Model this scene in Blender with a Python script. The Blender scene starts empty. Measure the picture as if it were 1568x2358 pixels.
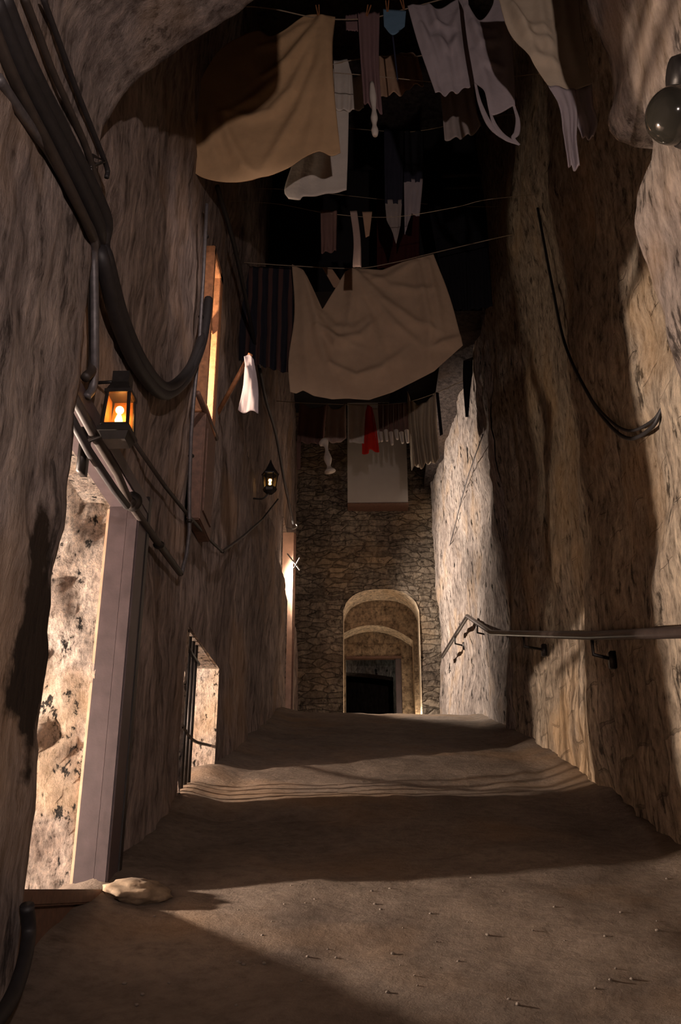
import bpy, bmesh, math, random
from mathutils import Vector, noise, Matrix
random.seed(7)
C = bpy.context.scene.collection
PI = math.pi
# ------------------------------------------------------------------ camera
F_PX, PITCH, YAW = 2150.0, math.radians(22.0), math.radians(1.63)
Fh = Vector((-math.sin(YAW), math.cos(YAW), 0)); Rv = Vector((math.cos(YAW), math.sin(YAW), 0))
Fv = Fh*math.cos(PITCH) + Vector((0,0,math.sin(PITCH))); Uv = -Fh*math.sin(PITCH) + Vector((0,0,math.cos(PITCH)))
cam = bpy.data.cameras.new('camera'); cam.sensor_fit = 'VERTICAL'; cam.sensor_height = 36; cam.sensor_width = 24
cam.lens = F_PX/2358*36; cam.clip_end = 200; cam.clip_start = .05
co = bpy.data.objects.new('camera', cam); C.objects.link(co)
co.matrix_world = Matrix((Rv, Uv, -Fv)).transposed().to_4x4()
bpy.context.scene.camera = co
# ------------------------------------------------------------------ world, exposure, lamps
w = bpy.data.worlds.new('world'); bpy.context.scene.world = w; w.use_nodes = True
w.node_tree.nodes['Background'].inputs[0].default_value = (.10,.10,.16,1)
w.node_tree.nodes['Background'].inputs[1].default_value = .0
vs = bpy.context.scene.view_settings
vs.view_transform = 'Standard'; vs.look = 'None'; vs.gamma = 1; vs.use_curve_mapping = False; vs.exposure = -0.18
def lamp(name, loc, power, col, r=.05, spot=None, target=None, blend=.5):
    l = bpy.data.lights.new(name, 'SPOT' if spot else 'POINT'); l.energy = power; l.color = col; l.shadow_soft_size = r
    if spot: l.spot_size = math.radians(spot); l.spot_blend = blend
    o = bpy.data.objects.new(name, l); C.objects.link(o); o.location = loc
    if target is not None: o.rotation_euler = (Vector(target)-Vector(loc)).to_track_quat('-Z','Y').to_euler()
    return o
WARM = (1,.70,.42); NEUT = (1,.80,.66)
lamp('vault_lamp', (.72,-1.6,.95), 720, (1,.79,.72), .05, 88, (-1.4,5.5,3.5), 1.0)
lamp('close_spotlight', (.05,3.6,5.5), 260, (1,.79,.72), .06, 56, (-1.5,9.4,2.2), .8)
lamp('door_room_lamp', (-3.5,4.32,.60), 1700, (1,.80,.65), .06)
lamp('cellar_lamp', (-3.9,6.15,1.5), 1900, (1,.79,.63), .05)
lamp('upper_room_lamp', (-1.66,6.42,3.95), 400, (1,.76,.56), .04)
lamp('far_room_lamp', (-1.78,15.2,5.2), 2100, (1,.84,.70), .07, 125, (1.6,14.7,4.6), .7)
lamp('arch_floor_lamp', (.95,17.85,2.95), 34, (1,.80,.58), .05)
# ------------------------------------------------------------------ pixel helpers (where a sight line of the photograph meets a plane of the place)
def ray(px, py): return Fv + Rv*((px-784)/F_PX) + Uv*((1179-py)/F_PX)
def aY(px, py, Y): d = ray(px,py); return d*(Y/d.y)
def aX(px, py, X): d = ray(px,py); return d*(X/d.x)
# ------------------------------------------------------------------ materials
MATS = {}
def nt(name):
    m = bpy.data.materials.new(name); m.use_nodes = True
    return m, m.node_tree.nodes, m.node_tree.links, m.node_tree.nodes['Principled BSDF']
def ramp(N, stops):
    r = N.new('ShaderNodeValToRGB'); e = r.color_ramp.elements
    while len(e) < len(stops): e.new(.5)
    for i,(p,c) in enumerate(stops): e[i].position = p; e[i].color = (*c,1)
    return r
def tex(N, L, kind, co_, scale, detail=6, rough=.6, **kw):
    t = N.new(kind); t.inputs['Scale'].default_value = scale
    if 'Detail' in t.inputs: t.inputs['Detail'].default_value = detail
    if 'Roughness' in t.inputs: t.inputs['Roughness'].default_value = rough
    for k,v in kw.items(): t.inputs[k].default_value = v
    L.new(co_, t.inputs['Vector']); return t
def mixc(N, L, fac, a, b, mode='MIX'):
    m = N.new('ShaderNodeMix'); m.data_type = 'RGBA'; m.blend_type = mode
    for s, v in ((m.inputs['Factor'],fac),(m.inputs['A'],a),(m.inputs['B'],b)):
        if isinstance(v,(int,float)): s.default_value = v
        elif isinstance(v,tuple): s.default_value = (*v,1)
        else: L.new(v, s)
    return m.outputs['Result']
def plaster(name, c1, c2, c3, streak=.35, pits=.5, bump=.5, stone=None, scale=1.0, stain=0, soft=0):
    m, N, L, B = nt(name)
    tc = N.new('ShaderNodeTexCoord'); mp = N.new('ShaderNodeMapping'); mp.inputs['Scale'].default_value = (1,1,streak)
    L.new(tc.outputs['Object'], mp.inputs['Vector']); v = mp.outputs[0]; o = tc.outputs['Object']
    big = tex(N,L,'ShaderNodeTexNoise',v,1.3*scale,8,.65); fine = tex(N,L,'ShaderNodeTexNoise',v,14*scale,8,.7)
    r1 = ramp(N,[(.3,c1),(.5,c2),(.72,c3)]); L.new(big.outputs['Fac'], r1.inputs[0])
    r2 = ramp(N,[(.34,(.34,.31,.29)),(.52,(.95,.95,.95)),(.68,(1.5,1.46,1.4))]); L.new(fine.outputs['Fac'], r2.inputs[0])
    if soft:
        for e_,c_ in zip(r2.color_ramp.elements,(.72,1,1.15)): e_.color=(c_,c_,c_,1)
    col = mixc(N,L,1.0,r1.outputs[0],r2.outputs[0],'MULTIPLY')
    # dark pits and chips
    pt = tex(N,L,'ShaderNodeTexNoise',v,7*scale,10,.75); rp = ramp(N,[(.33,(1,1,1)),(.41,(0,0,0))]); L.new(pt.outputs['Fac'], rp.inputs[0])
    mm = N.new('ShaderNodeMath'); mm.operation='MULTIPLY'; mm.inputs[1].default_value = pits; L.new(rp.outputs[0], mm.inputs[0])
    col = mixc(N,L,mm.outputs[0],col,tuple(x*.25 for x in c1))
    h = N.new('ShaderNodeMath'); h.operation='MULTIPLY_ADD'; h.inputs[1].default_value=-.6; L.new(mm.outputs[0],h.inputs[0]); L.new(fine.outputs['Fac'],h.inputs[2])
    hh = h.outputs[0]
    # ochre patches
    oc = tex(N,L,'ShaderNodeTexNoise',o,.9*scale,4,.5); ro = ramp(N,[(.52,(0,0,0)),(.68,(1,1,1))]); L.new(oc.outputs['Fac'], ro.inputs[0])
    mo = N.new('ShaderNodeMath'); mo.operation='MULTIPLY'; mo.inputs[1].default_value=.45; L.new(ro.outputs[0], mo.inputs[0])
    col = mixc(N,L,mo.outputs[0],col,tuple(x*y for x,y in zip(c3,(1.1,.85,.55))))
    if stain:
        st = N.new('ShaderNodeVectorMath'); st.operation='DISTANCE'
        sc = N.new('ShaderNodeMapping'); sc.inputs['Scale'].default_value=(0,1.7,.75); L.new(o,sc.inputs['Vector'])
        nz = tex(N,L,'ShaderNodeTexNoise',o,4,6,.6)
        ad = N.new('ShaderNodeVectorMath'); ad.operation='MULTIPLY_ADD'; ad.inputs[1].default_value=(.0,.8,.8)
        L.new(nz.outputs['Color'],ad.inputs[0]); L.new(sc.outputs[0],ad.inputs[2])
        L.new(ad.outputs[0],st.inputs[0]); st.inputs[1].default_value=(0,3.22*1.7+.4,.85*.75+.4)
        rs = ramp(N,[(.26,(1,1,1)),(.36,(0,0,0))]); L.new(st.outputs['Value'],rs.inputs[0])
        col = mixc(N,L,rs.outputs[0],col,(.03,.02,.013))
    if stone=='rubble':
        nz_ = tex(N,L,'ShaderNodeTexNoise',o,3,4,.6); ad = N.new('ShaderNodeVectorMath'); ad.operation='MULTIPLY_ADD'; ad.inputs[1].default_value=(.25,0,.12)
        L.new(nz_.outputs['Color'],ad.inputs[0]); L.new(o,ad.inputs[2]); mp2=N.new('ShaderNodeMapping'); mp2.inputs['Scale'].default_value=(1,1,2.7); L.new(ad.outputs[0],mp2.inputs['Vector'])
        vo=N.new('ShaderNodeTexVoronoi'); vo.feature='DISTANCE_TO_EDGE'; vo.inputs['Scale'].default_value=3.3; vo.inputs['Randomness'].default_value=.8; L.new(mp2.outputs[0],vo.inputs['Vector'])
        vc=N.new('ShaderNodeTexVoronoi'); vc.inputs['Scale'].default_value=3.3; vc.inputs['Randomness'].default_value=.8; L.new(mp2.outputs[0],vc.inputs['Vector'])
        rv=ramp(N,[(.0,(.30,.27,.25)),(.09,(1,1,1))]); L.new(vo.outputs['Distance'],rv.inputs[0])
        bw_=N.new('ShaderNodeRGBToBW'); L.new(vc.outputs['Color'],bw_.inputs[0]); rc=ramp(N,[(.2,(.6,.58,.55)),(.8,(1.3,1.28,1.22))]); L.new(bw_.outputs[0],rc.inputs[0])
        col=mixc(N,L,.38,col,rv.outputs[0],'MULTIPLY'); col=mixc(N,L,.7,col,rc.outputs[0],'MULTIPLY')
        h2=N.new('ShaderNodeMath'); h2.operation='MULTIPLY_ADD'; L.new(rv.outputs[0],h2.inputs[0]); h2.inputs[1].default_value=.8; L.new(hh,h2.inputs[2]); hh=h2.outputs[0]
    elif stone:   # stone = (brick width, row height, vector axes, strength, zlo, zhi)
        bw, rh, ax, stg, zhi = stone
        sx = N.new('ShaderNodeSeparateXYZ'); L.new(o,sx.inputs[0]); cx = N.new('ShaderNodeCombineXYZ')
        L.new(sx.outputs[ax[0]],cx.inputs[0]); L.new(sx.outputs[ax[1]],cx.inputs[1])
        nz = tex(N,L,'ShaderNodeTexNoise',o,2.2,4,.5); ad = N.new('ShaderNodeVectorMath'); ad.operation='MULTIPLY_ADD'; ad.inputs[1].default_value=(.22,.22,0)
        L.new(nz.outputs['Color'],ad.inputs[0]); L.new(cx.outputs[0],ad.inputs[2])
        bk = N.new('ShaderNodeTexBrick'); L.new(ad.outputs[0],bk.inputs['Vector']); bk.inputs['Scale'].default_value=1
        bk.inputs['Brick Width'].default_value=bw; bk.inputs['Row Height'].default_value=rh; bk.inputs['Mortar Size'].default_value=.012; bk.inputs['Mortar Smooth'].default_value=.4
        bk.inputs['Color1'].default_value=(1,1,1,1); bk.inputs['Color2'].default_value=(.62,.6,.56,1); bk.inputs['Mortar'].default_value=(.22,.19,.16,1)
        f = stg
        if zhi is not None:
            rz = N.new('ShaderNodeMapRange'); rz.inputs[1].default_value=zhi-.5; rz.inputs[2].default_value=zhi+.5; rz.inputs[3].default_value=stg; rz.inputs[4].default_value=0
            az = N.new('ShaderNodeMath'); az.operation='MULTIPLY_ADD'; az.inputs[1].default_value=-.264; L.new(sx.outputs[1],az.inputs[0]); L.new(sx.outputs[2],az.inputs[2])
            az2 = N.new('ShaderNodeMath'); az2.operation='MULTIPLY_ADD'; az2.inputs[1].default_value=1.4; L.new(nz.outputs['Fac'],az2.inputs[0]); L.new(az.outputs[0],az2.inputs[2])
            L.new(az2.outputs[0],rz.inputs[0]); f = rz.outputs[0]
        col = mixc(N,L,f,col,bk.outputs['Color'],'MULTIPLY')
        h2 = N.new('ShaderNodeMath'); h2.operation='MULTIPLY_ADD'; L.new(bk.outputs['Fac'],h2.inputs[0]); h2.inputs[1].default_value=-.7*stg; L.new(hh,h2.inputs[2]); hh = h2.outputs[0]
    L.new(col, B.inputs['Base Color']); B.inputs['Roughness'].default_value=.92; B.inputs['Specular IOR Level'].default_value=.2
    bp = N.new('ShaderNodeBump'); bp.inputs['Strength'].default_value=bump; bp.inputs['Distance'].default_value=.06
    L.new(hh,bp.inputs['Height']); L.new(bp.outputs[0],B.inputs['Normal'])
    return m
def simple(name, c, rough=.6, metal=0, var=.25, scale=20, bump=.15, emit=None, es=0):
    m, N, L, B = nt(name)
    tc = N.new('ShaderNodeTexCoord'); t = tex(N,L,'ShaderNodeTexNoise',tc.outputs['Object'],scale,6,.6)
    r = ramp(N,[(.3,tuple(x*(1-var) for x in c)),(.7,tuple(min(1,x*(1+var)) for x in c))]); L.new(t.outputs['Fac'],r.inputs[0])
    L.new(r.outputs[0],B.inputs['Base Color']); B.inputs['Roughness'].default_value=rough; B.inputs['Metallic'].default_value=metal
    if bump:
        bp=N.new('ShaderNodeBump'); bp.inputs['Strength'].default_value=bump; bp.inputs['Distance'].default_value=.01; L.new(t.outputs['Fac'],bp.inputs['Height']); L.new(bp.outputs[0],B.inputs['Normal'])
    if emit: B.inputs['Emission Color'].default_value=(*emit,1); B.inputs['Emission Strength'].default_value=es
    return m
def fabric(name, c, stripes=None):
    m, N, L, B = nt(name)
    tc = N.new('ShaderNodeTexCoord'); t = tex(N,L,'ShaderNodeTexNoise',tc.outputs['Object'],3,6,.6)
    r = ramp(N,[(.3,tuple(x*.8 for x in c)),(.7,c)]); L.new(t.outputs['Fac'],r.inputs[0]); col = r.outputs[0]
    if stripes:
        wv = N.new('ShaderNodeTexWave'); wv.wave_type='BANDS'; wv.bands_direction='X'; wv.inputs['Scale'].default_value=2.6; wv.inputs['Distortion'].default_value=1.2
        L.new(tc.outputs['Object'],wv.inputs['Vector']); rr=ramp(N,[(.55,(0,0,0)),(.75,(1,1,1))]); L.new(wv.outputs['Fac'],rr.inputs[0]); col = mixc(N,L,rr.outputs[0],col,stripes)
    L.new(col,B.inputs['Base Color']); B.inputs['Roughness'].default_value=.95; B.inputs['Specular IOR Level'].default_value=.1
    wr = tex(N,L,'ShaderNodeTexNoise',tc.outputs['Object'],11,5,.55)
    bp=N.new('ShaderNodeBump'); bp.inputs['Strength'].default_value=.35; bp.inputs['Distance'].default_value=.02; L.new(wr.outputs['Fac'],bp.inputs['Height']); L.new(bp.outputs[0],B.inputs['Normal'])
    return m
M_VAULT = plaster('vault_plaster',(.13,.10,.09),(.24,.198,.178),(.36,.295,.245),streak=.3,bump=.9,pits=.45,stain=1)
M_LEFT  = plaster('left_plaster',(.12,.09,.078),(.22,.172,.150),(.33,.265,.23),streak=.25,bump=.7,pits=.45)
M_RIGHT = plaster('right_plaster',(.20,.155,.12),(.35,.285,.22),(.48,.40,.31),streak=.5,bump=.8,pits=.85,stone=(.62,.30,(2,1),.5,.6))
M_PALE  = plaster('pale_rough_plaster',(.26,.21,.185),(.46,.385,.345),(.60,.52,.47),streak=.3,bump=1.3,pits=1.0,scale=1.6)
M_SAND_SHADE = plaster('shaded_sandstone',(.16,.11,.07),(.27,.20,.135),(.38,.29,.20),streak=.8,bump=.6,pits=.5,stone=(.5,.3,(0,2),.35,None))  # darker sandstone for the inner arch faces, shade put into the colour
M_UNLIT  = simple('unlit_black_boards',(.008,.006,.007),.95,0,.3,4,.2)  # near-black so the far top reads as unlit
M_STONE_LIT= plaster('lit_dressed_stone',(.50,.40,.29),(.66,.56,.43),(.76,.68,.56),streak=.9,bump=.4,pits=.2)  # paler stone for soffits and jambs, lamplight put into the colour
M_LIME  = plaster('limewashed_rubble',(.34,.23,.18),(.74,.61,.52),(.85,.75,.67),streak=.6,bump=1.5,pits=.8,scale=2.2)
M_BRICK = plaster('rubble_stone',(.11,.085,.07),(.20,.165,.13),(.31,.27,.225),streak=.8,bump=1.0,pits=.5,stone='rubble')
M_SAND  = plaster('dressed_sandstone',(.38,.28,.17),(.55,.42,.27),(.68,.55,.38),streak=.9,bump=.4,pits=.25,stone=(.5,.3,(0,2),.35,None))
M_DARKW = plaster('dark_plaster',(.035,.026,.024),(.055,.042,.038),(.08,.062,.055),streak=.3,bump=.6,pits=.4)  # very dark plaster for the high ceiling, recess and chamber
M_FLOOR = plaster('trodden_earth',(.10,.076,.060),(.145,.112,.088),(.195,.152,.118),streak=1,bump=.45,pits=.2,scale=1.0,soft=1)
M_FRAME = simple('painted_door_frame',(.058,.042,.045),.45,0,.25,9,.2)
M_CONC  = simple('grey_concrete',(.33,.30,.27),.9,0,.2,5,.3)
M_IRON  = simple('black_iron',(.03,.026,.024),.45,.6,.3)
M_CABLE = simple('dark_rubber_cable',(.014,.012,.013),.6,0,.3,30,.1)
M_PIPE  = simple('grey_conduit',(.09,.082,.085),.5,.3,.3,30,.1)
M_OCABLE= simple('dusty_brown_cable',(.03,.022,.018),.6,0,.3)
M_WOOD  = simple('orange_varnished_wood',(.30,.13,.055),.5,0,.35,25,.2)
M_WOODD = simple('dark_brown_wood',(.10,.05,.032),.6,0,.35,25,.2)
M_ROPE  = simple('clothes_line_cord',(.25,.19,.13),.8,0,.2,60,.1)
M_STOP  = simple('tan_painted_stop',(.45,.30,.20),.7,0,.2,9,.2)
M_BOX   = simple('white_painted_board',(.34,.315,.285),.7,0,.06,3,.1)
M_RAIL  = simple('worn_steel_rail',(.05,.036,.032),.4,.5,.35,12,.1)
M_ROCK  = simple('pale_stone',(.17,.12,.075),.9,0,.35,12,.5)
M_PEB   = simple('grey_pebble',(.15,.12,.095),.8,0,.3,30,.3)
M_FLAME = simple('flame',(1,.7,.3),.5,0,.0,1,0,(1,.72,.28),14)
M_GLOW  = simple('amber_reflector',(.40,.16,.045),.4,.3,.4,30,.1)
def glass(name, col, rough=.05):
    m, N, L, B = nt(name); B.inputs['Base Color'].default_value=(*col,1); B.inputs['Transmission Weight'].default_value=.96
    B.inputs['Roughness'].default_value=rough; B.inputs['IOR'].default_value=1.1; return m
M_GLASS = glass('lantern_glass',(1,.72,.42),.08)
M_SMOKE = simple('smoked_dome_plastic',(.02,.018,.014),.09,0,.1,3,0)
FAB = {k: fabric(k+'_cloth',c,s) for k,(c,s) in dict(
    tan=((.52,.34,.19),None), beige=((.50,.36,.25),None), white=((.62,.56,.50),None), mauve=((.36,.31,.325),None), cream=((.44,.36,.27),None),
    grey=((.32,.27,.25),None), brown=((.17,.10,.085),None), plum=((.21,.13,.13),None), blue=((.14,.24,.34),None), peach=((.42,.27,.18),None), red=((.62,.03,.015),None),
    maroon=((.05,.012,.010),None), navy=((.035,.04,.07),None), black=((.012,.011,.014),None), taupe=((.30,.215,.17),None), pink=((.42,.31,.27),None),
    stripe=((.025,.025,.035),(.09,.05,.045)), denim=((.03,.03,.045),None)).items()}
# ------------------------------------------------------------------ object helpers
def link(name, bm, mat, parent=None, smooth=True, recentre=True, at=None):
    me = bpy.data.meshes.new(name); off = Vector((0,0,0))
    if parent is None and recentre and len(bm.verts):
        xs=[v.co for v in bm.verts]
        off = Vector(at) if at is not None else Vector((sum(p.x for p in xs)/len(xs), sum(p.y for p in xs)/len(xs), min(p.z for p in xs)))
    if parent is not None and at is None: off = parent.matrix_world.translation.copy() if False else Vector(parent.get('_o',(0,0,0)))
    for v in bm.verts: v.co -= off
    bm.normal_update(); bm.to_mesh(me); bm.free()
    if smooth:
        for p in me.polygons: p.use_smooth = True
    o = bpy.data.objects.new(name, me); C.objects.link(o)
    for m_ in (mat if isinstance(mat,(list,tuple)) else [mat]): me.materials.append(m_)
    if parent is None: o.location = off; ORG[o.name] = off
    else: o.parent = parent; ORG[o.name] = off
    return o
ORG = {}
def part(name, bm, mat, parent, smooth=False, label=None):
    """world-space bmesh linked as a child; all parents are unrotated, so the child keeps its parent's origin"""
    off = ORG[parent.name]
    for v in bm.verts: v.co -= off
    bm.normal_update(); me = bpy.data.meshes.new(name); bm.to_mesh(me); bm.free()
    if smooth:
        for p in me.polygons: p.use_smooth = True
    o = bpy.data.objects.new(name, me); C.objects.link(o); me.materials.append(mat); o.parent = parent; ORG[o.name] = off
    if label: o['label'] = label
    return o
def tag(o, label, cat, group=None):
    o['label']=label; o['category']=cat
    if group: o['group']=group
    return o
def thing(name, loc, label, cat, group=None):
    o = bpy.data.objects.new(name, None); C.objects.link(o); o.location = loc; ORG[o.name] = Vector(loc); o.empty_display_size=.1
    return tag(o,label,cat,group)
def struct(o, label=None):
    o['kind']='structure'
    if label: o['label']=label
    return o
def empty_struct(name, loc):
    o = bpy.data.objects.new(name, None); C.objects.link(o); o.location=loc; ORG[o.name]=Vector(loc); o['kind']='structure'; return o
def box(bm, c, s, rot=None, bev=0):
    g = bmesh.ops.create_cube(bm, size=1); vs_=g['verts']
    bmesh.ops.scale(bm, vec=s, verts=vs_)
    if bev:
        r = bmesh.ops.bevel(bm, geom=list({e for v in vs_ for e in v.link_edges}), offset=bev, segments=2, affect='EDGES'); vs_ = list({v for f in r['faces'] for v in f.verts}|set(v for v in vs_ if v.is_valid))
    if rot is not None: bmesh.ops.rotate(bm, cent=(0,0,0), matrix=rot, verts=vs_)
    bmesh.ops.translate(bm, vec=c, verts=vs_); return vs_
def bx(bm, x0,x1,y0,y1,z0,z1,bev=0): return box(bm,((x0+x1)/2,(y0+y1)/2,(z0+z1)/2),(abs(x1-x0),abs(y1-y0),abs(z1-z0)),None,bev)
def cat(pts, n=8):
    P=[Vector(p) for p in pts]
    if len(P)<3: return P
    Q=[P[0]*2-P[1]]+P+[P[-1]*2-P[-2]]; out=[]
    for i in range(1,len(Q)-2):
        a,b,c,d=Q[i-1],Q[i],Q[i+1],Q[i+2]
        for k in range(n):
            t=k/n; out.append(.5*((2*b)+(-a+c)*t+(2*a-5*b+4*c-d)*t*t+(-a+3*b-3*c+d)*t**3))
    out.append(P[-1]); return out
def tube(bm, pts, r, seg=10, smooth=True, n=8):
    P = cat(pts,n) if smooth else [Vector(p) for p in pts]
    rings=[]; up=Vector((0,0,1)); N0=None
    for i,p in enumerate(P):
        t=(P[min(i+1,len(P)-1)]-P[max(i-1,0)]).normalized()
        if N0 is None:
            N0=t.orthogonal().normalized()
        else:
            N0=(N0-t*N0.dot(t)).normalized()
        b=t.cross(N0); rr=r(i/(len(P)-1)) if callable(r) else r
        rings.append([bm.verts.new(p+(N0*math.cos(a)+b*math.sin(a))*rr) for a in [2*PI*k/seg for k in range(seg)]])
    for A,B_ in zip(rings,rings[1:]):
        for k in range(seg): bm.faces.new((A[k],A[(k+1)%seg],B_[(k+1)%seg],B_[k]))
    bm.faces.new(rings[0][::-1]); bm.faces.new(rings[-1])
def lathe(bm, prof, c, seg=20, sx=1, sy=1, rot0=0):
    rings=[[bm.verts.new((c[0]+r*sx*math.cos(rot0+2*PI*k/seg),c[1]+r*sy*math.sin(rot0+2*PI*k/seg),c[2]+z)) for k in range(seg)] for r,z in prof]
    for A,B_ in zip(rings,rings[1:]):
        for k in range(seg): bm.faces.new((A[k],A[(k+1)%seg],B_[(k+1)%seg],B_[k]))
    bm.faces.new(rings[0][::-1]); bm.faces.new(rings[-1])
def nz(p, s, o=5): return noise.fractal(Vector(p)*s, 1.0, 2.0, o)
def frange(a,b,step,extra=()):
    n=max(1,int(round((b-a)/step))); L_=[a+(b-a)*i/n for i in range(n+1)]
    for e in extra:
        if a<e<b:
            L_=[x for x in L_ if abs(x-e)>step*.45 or x in (a,b)]+[e]
    return sorted(set(L_))
def side_wall(name, xf, sgn, ys, zs, holes, mat, amp=.05, depth=.3):
    """rough wall whose face looks along sgn*X, with rectangular openings and their reveals"""
    bm=bmesh.new(); V={}
    for i,y in enumerate(ys):
        for j,z in enumerate(zs):
            k=1.0
            for (a,b,c,d) in holes:
                dd=max(a-y,y-b,c-z,z-d,0.0) if True else 0; k=min(k,max(.12,min(1,dd/.25)))
            x=xf(y,z)+sgn*amp*k*(nz((0,y,z*.7),.9)+.30*nz((3,y,z*.6),4,4))+sgn*.012*k*nz((7,y,z*.5),11,3)
            V[i,j]=bm.verts.new((x,y,z))
    for i in range(len(ys)-1):
        for j in range(len(zs)-1):
            ym=(ys[i]+ys[i+1])/2; zm=(zs[j]+zs[j+1])/2
            if any(a<ym<b and c<zm<d for a,b,c,d in holes): continue
            q=(V[i,j],V[i+1,j],V[i+1,j+1],V[i,j+1]); bm.faces.new(q if sgn>0 else q[::-1])
    nwall=len(bm.faces)
    for (a,b,c,d) in holes:
        n=10
        def strip(P0,P1):
            F=[]; G=[]
            for k in range(n+1):
                p=[P0[0]+(P1[0]-P0[0])*k/n, P0[1]+(P1[1]-P0[1])*k/n]
                row=[]
                for q in range(4):
                    x=xf(*p)-sgn*depth*q/3; am=.012
                    row.append(bm.verts.new((x+ (0.02*sgn if q==0 else 0),p[0]+am*nz((x,p[0],p[1]),4),p[1]+am*nz((x,p[1],p[0]),4))))
                F.append(row)
            for k in range(n):
                for q in range(3): bm.faces.new((F[k][q],F[k+1][q],F[k+1][q+1],F[k][q+1]))
        strip((a,c),(a,d)); strip((b,c),(b,d)); strip((a,d),(b,d)); strip((a,c),(b,c))
    bm.faces.ensure_lookup_table()
    for f in bm.faces[nwall:]: f.material_index=1  # reveals get the paler limewash so their colour reads as lit
    o=link(name,bm,[mat,M_LIME],recentre=False); return struct(o)
# ------------------------------------------------------------------ the setting
CREST=14.6; ZC=-1.29+.264*14.6
def floor_z(y):
    if y<CREST-1.2: return -1.29+.264*y
    if y>CREST+1.2: return ZC-.0-.12
    t=(y-(CREST-1.2))/2.4; z0=-1.29+.264*(CREST-1.2); return z0+(.264*2.4)*(t-.5*t*t)
ZTOP=floor_z(CREST+1.19); 
def fz(y): return floor_z(y) if y<=CREST+1.19 else ZTOP
LX=-1.30; RX=1.80
bm=bmesh.new(); xs=frange(-1.5,2.05,.06); ys=frange(-2.5,25,.07); V={}
for i,x in enumerate(xs):
    for j,y in enumerate(ys):
        z=fz(y)+.035*nz((x,y,0),.8)+.012*nz((x,y,2),4,4)
        if 6.55<y: z+=.06*min(1,(y-6.55)/.05)*max(0,1-(x+1.3)/2.2)          # worn edge of a low step
        e=min(abs(x-LX),abs(x-RX)); z+=.07*max(0,1-e/.3)                    # dirt banked against the walls
        V[i,j]=bm.verts.new((x,y,z))
for i in range(len(xs)-1):
    for j in range(len(ys)-1): bm.faces.new((V[i,j],V[i+1,j],V[i+1,j+1],V[i,j+1]))
struct(link('floor',bm,M_FLOOR,recentre=False),'sloping trodden earth floor climbing to a crest')
# near vault: profile swept along Y; unseen lip above the view shaped to shadow the sheet
PROF=[(-1.15,-2.2),(-1.16,-1.0),(-1.16,0),(-1.18,1.0),(-1.19,2),(-1.2,2.8),(-1.2,3.3),(-1.1,3.58),(-.91,3.80),(-.67,4.01),(-.52,4.14),(-.22,4.42),(-.29,4.76),(-.2,5.08),(.25,5.25),(.95,5.15),(1.12,4.65),(1.12,4.1),(1.19,3.58),(1.2,3.2),(1.2,3.02),(1.22,2.85),(1.22,2.6),(1.25,2.3),(1.29,1.7),(1.32,1),(1.34,0),(1.35,-2.2)]
def dense(P,step=.045):
    out=[]
    Q=cat([(a,b,0) for a,b in P],5)
    for a,b in zip(Q,Q[1:]):
        n=max(1,int((b-a).length/step))
        for k in range(n): out.append(a.lerp(b,k/n))
    out.append(Q[-1]); return [(p.x,p.y) for p in out]
DP=dense(PROF)
def vault_pt(x,z,y):
    r=Vector((x,z-1.5)).normalized(); 
    a=.045*nz((x,y,z),1.1)+.03*nz((x+5,y,z*.5),5,4)
    return Vector((x+r.x*a,y,z+r.y*a))
YE=3.4
def vault(name, rng, mat):
    bm=bmesh.new(); ysv=frange(-2.5,YE-.06,.07)+[YE-.02,YE+.01]; rows=[]
    P=DP[rng[0]:rng[1]]
    for y in ysv:
        rows.append([])
        for (x,z) in P:
            p=vault_pt(x,z,y)
            k={YE-.02:.012,YE+.01:.05}.get(y,0); r=Vector((x,0,z-1.5)).normalized(); p+=r*k
            if x>1 and y>YE-.3:                                   # broken notch in the right-hand pier edge
                n=math.exp(-((z-3.02)/.11)**4)*max(0,(y-(YE-.45))/.45); p.x+=.5*n
                n2=math.exp(-((z-3.30)/.10)**2)*max(0,(y-(YE-.3))/.3); p.x-=.06*n2; n3=math.exp(-((z-2.70)/.10)**2)*max(0,(y-(YE-.3))/.3); p.x-=.03*n3
            rows[-1].append(bm.verts.new(p))
    # return face looking up the close
    last=rows[-1]
    outer=[]
    for k,(x,z) in enumerate(P):
        s=-1 if x<0.1 else 1
        q=(2.4*s, YE+.02, z) if (z<3.3) else ((x*2.3 if abs(x)<1.05 else 2.4*s), YE+.02, min(11.5, 3.3+(z-3.3)*9))
        outer.append(bm.verts.new(q))
    for A,B_ in zip(rows,rows[1:]):
        for k in range(len(P)-1): bm.faces.new((A[k],A[k+1],B_[k+1],B_[k]))
    for k in range(len(P)-1): bm.faces.new((last[k],last[k+1],outer[k+1],outer[k]))
    return struct(link(name,bm,mat,recentre=False))
iL=max(i for i,p in enumerate(DP) if p[0]<-1.15 and p[1]<3.3)+1
iR=min(i for i,p in enumerate(DP) if p[0]>1.1 and p[1]<3.9)
vault('wall_left_vault',(0,iL+1),M_VAULT); vault('ceiling_vault',(iL,iR+1),M_VAULT); vault('wall_right_vault',(iR,len(DP)),M_VAULT)
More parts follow.
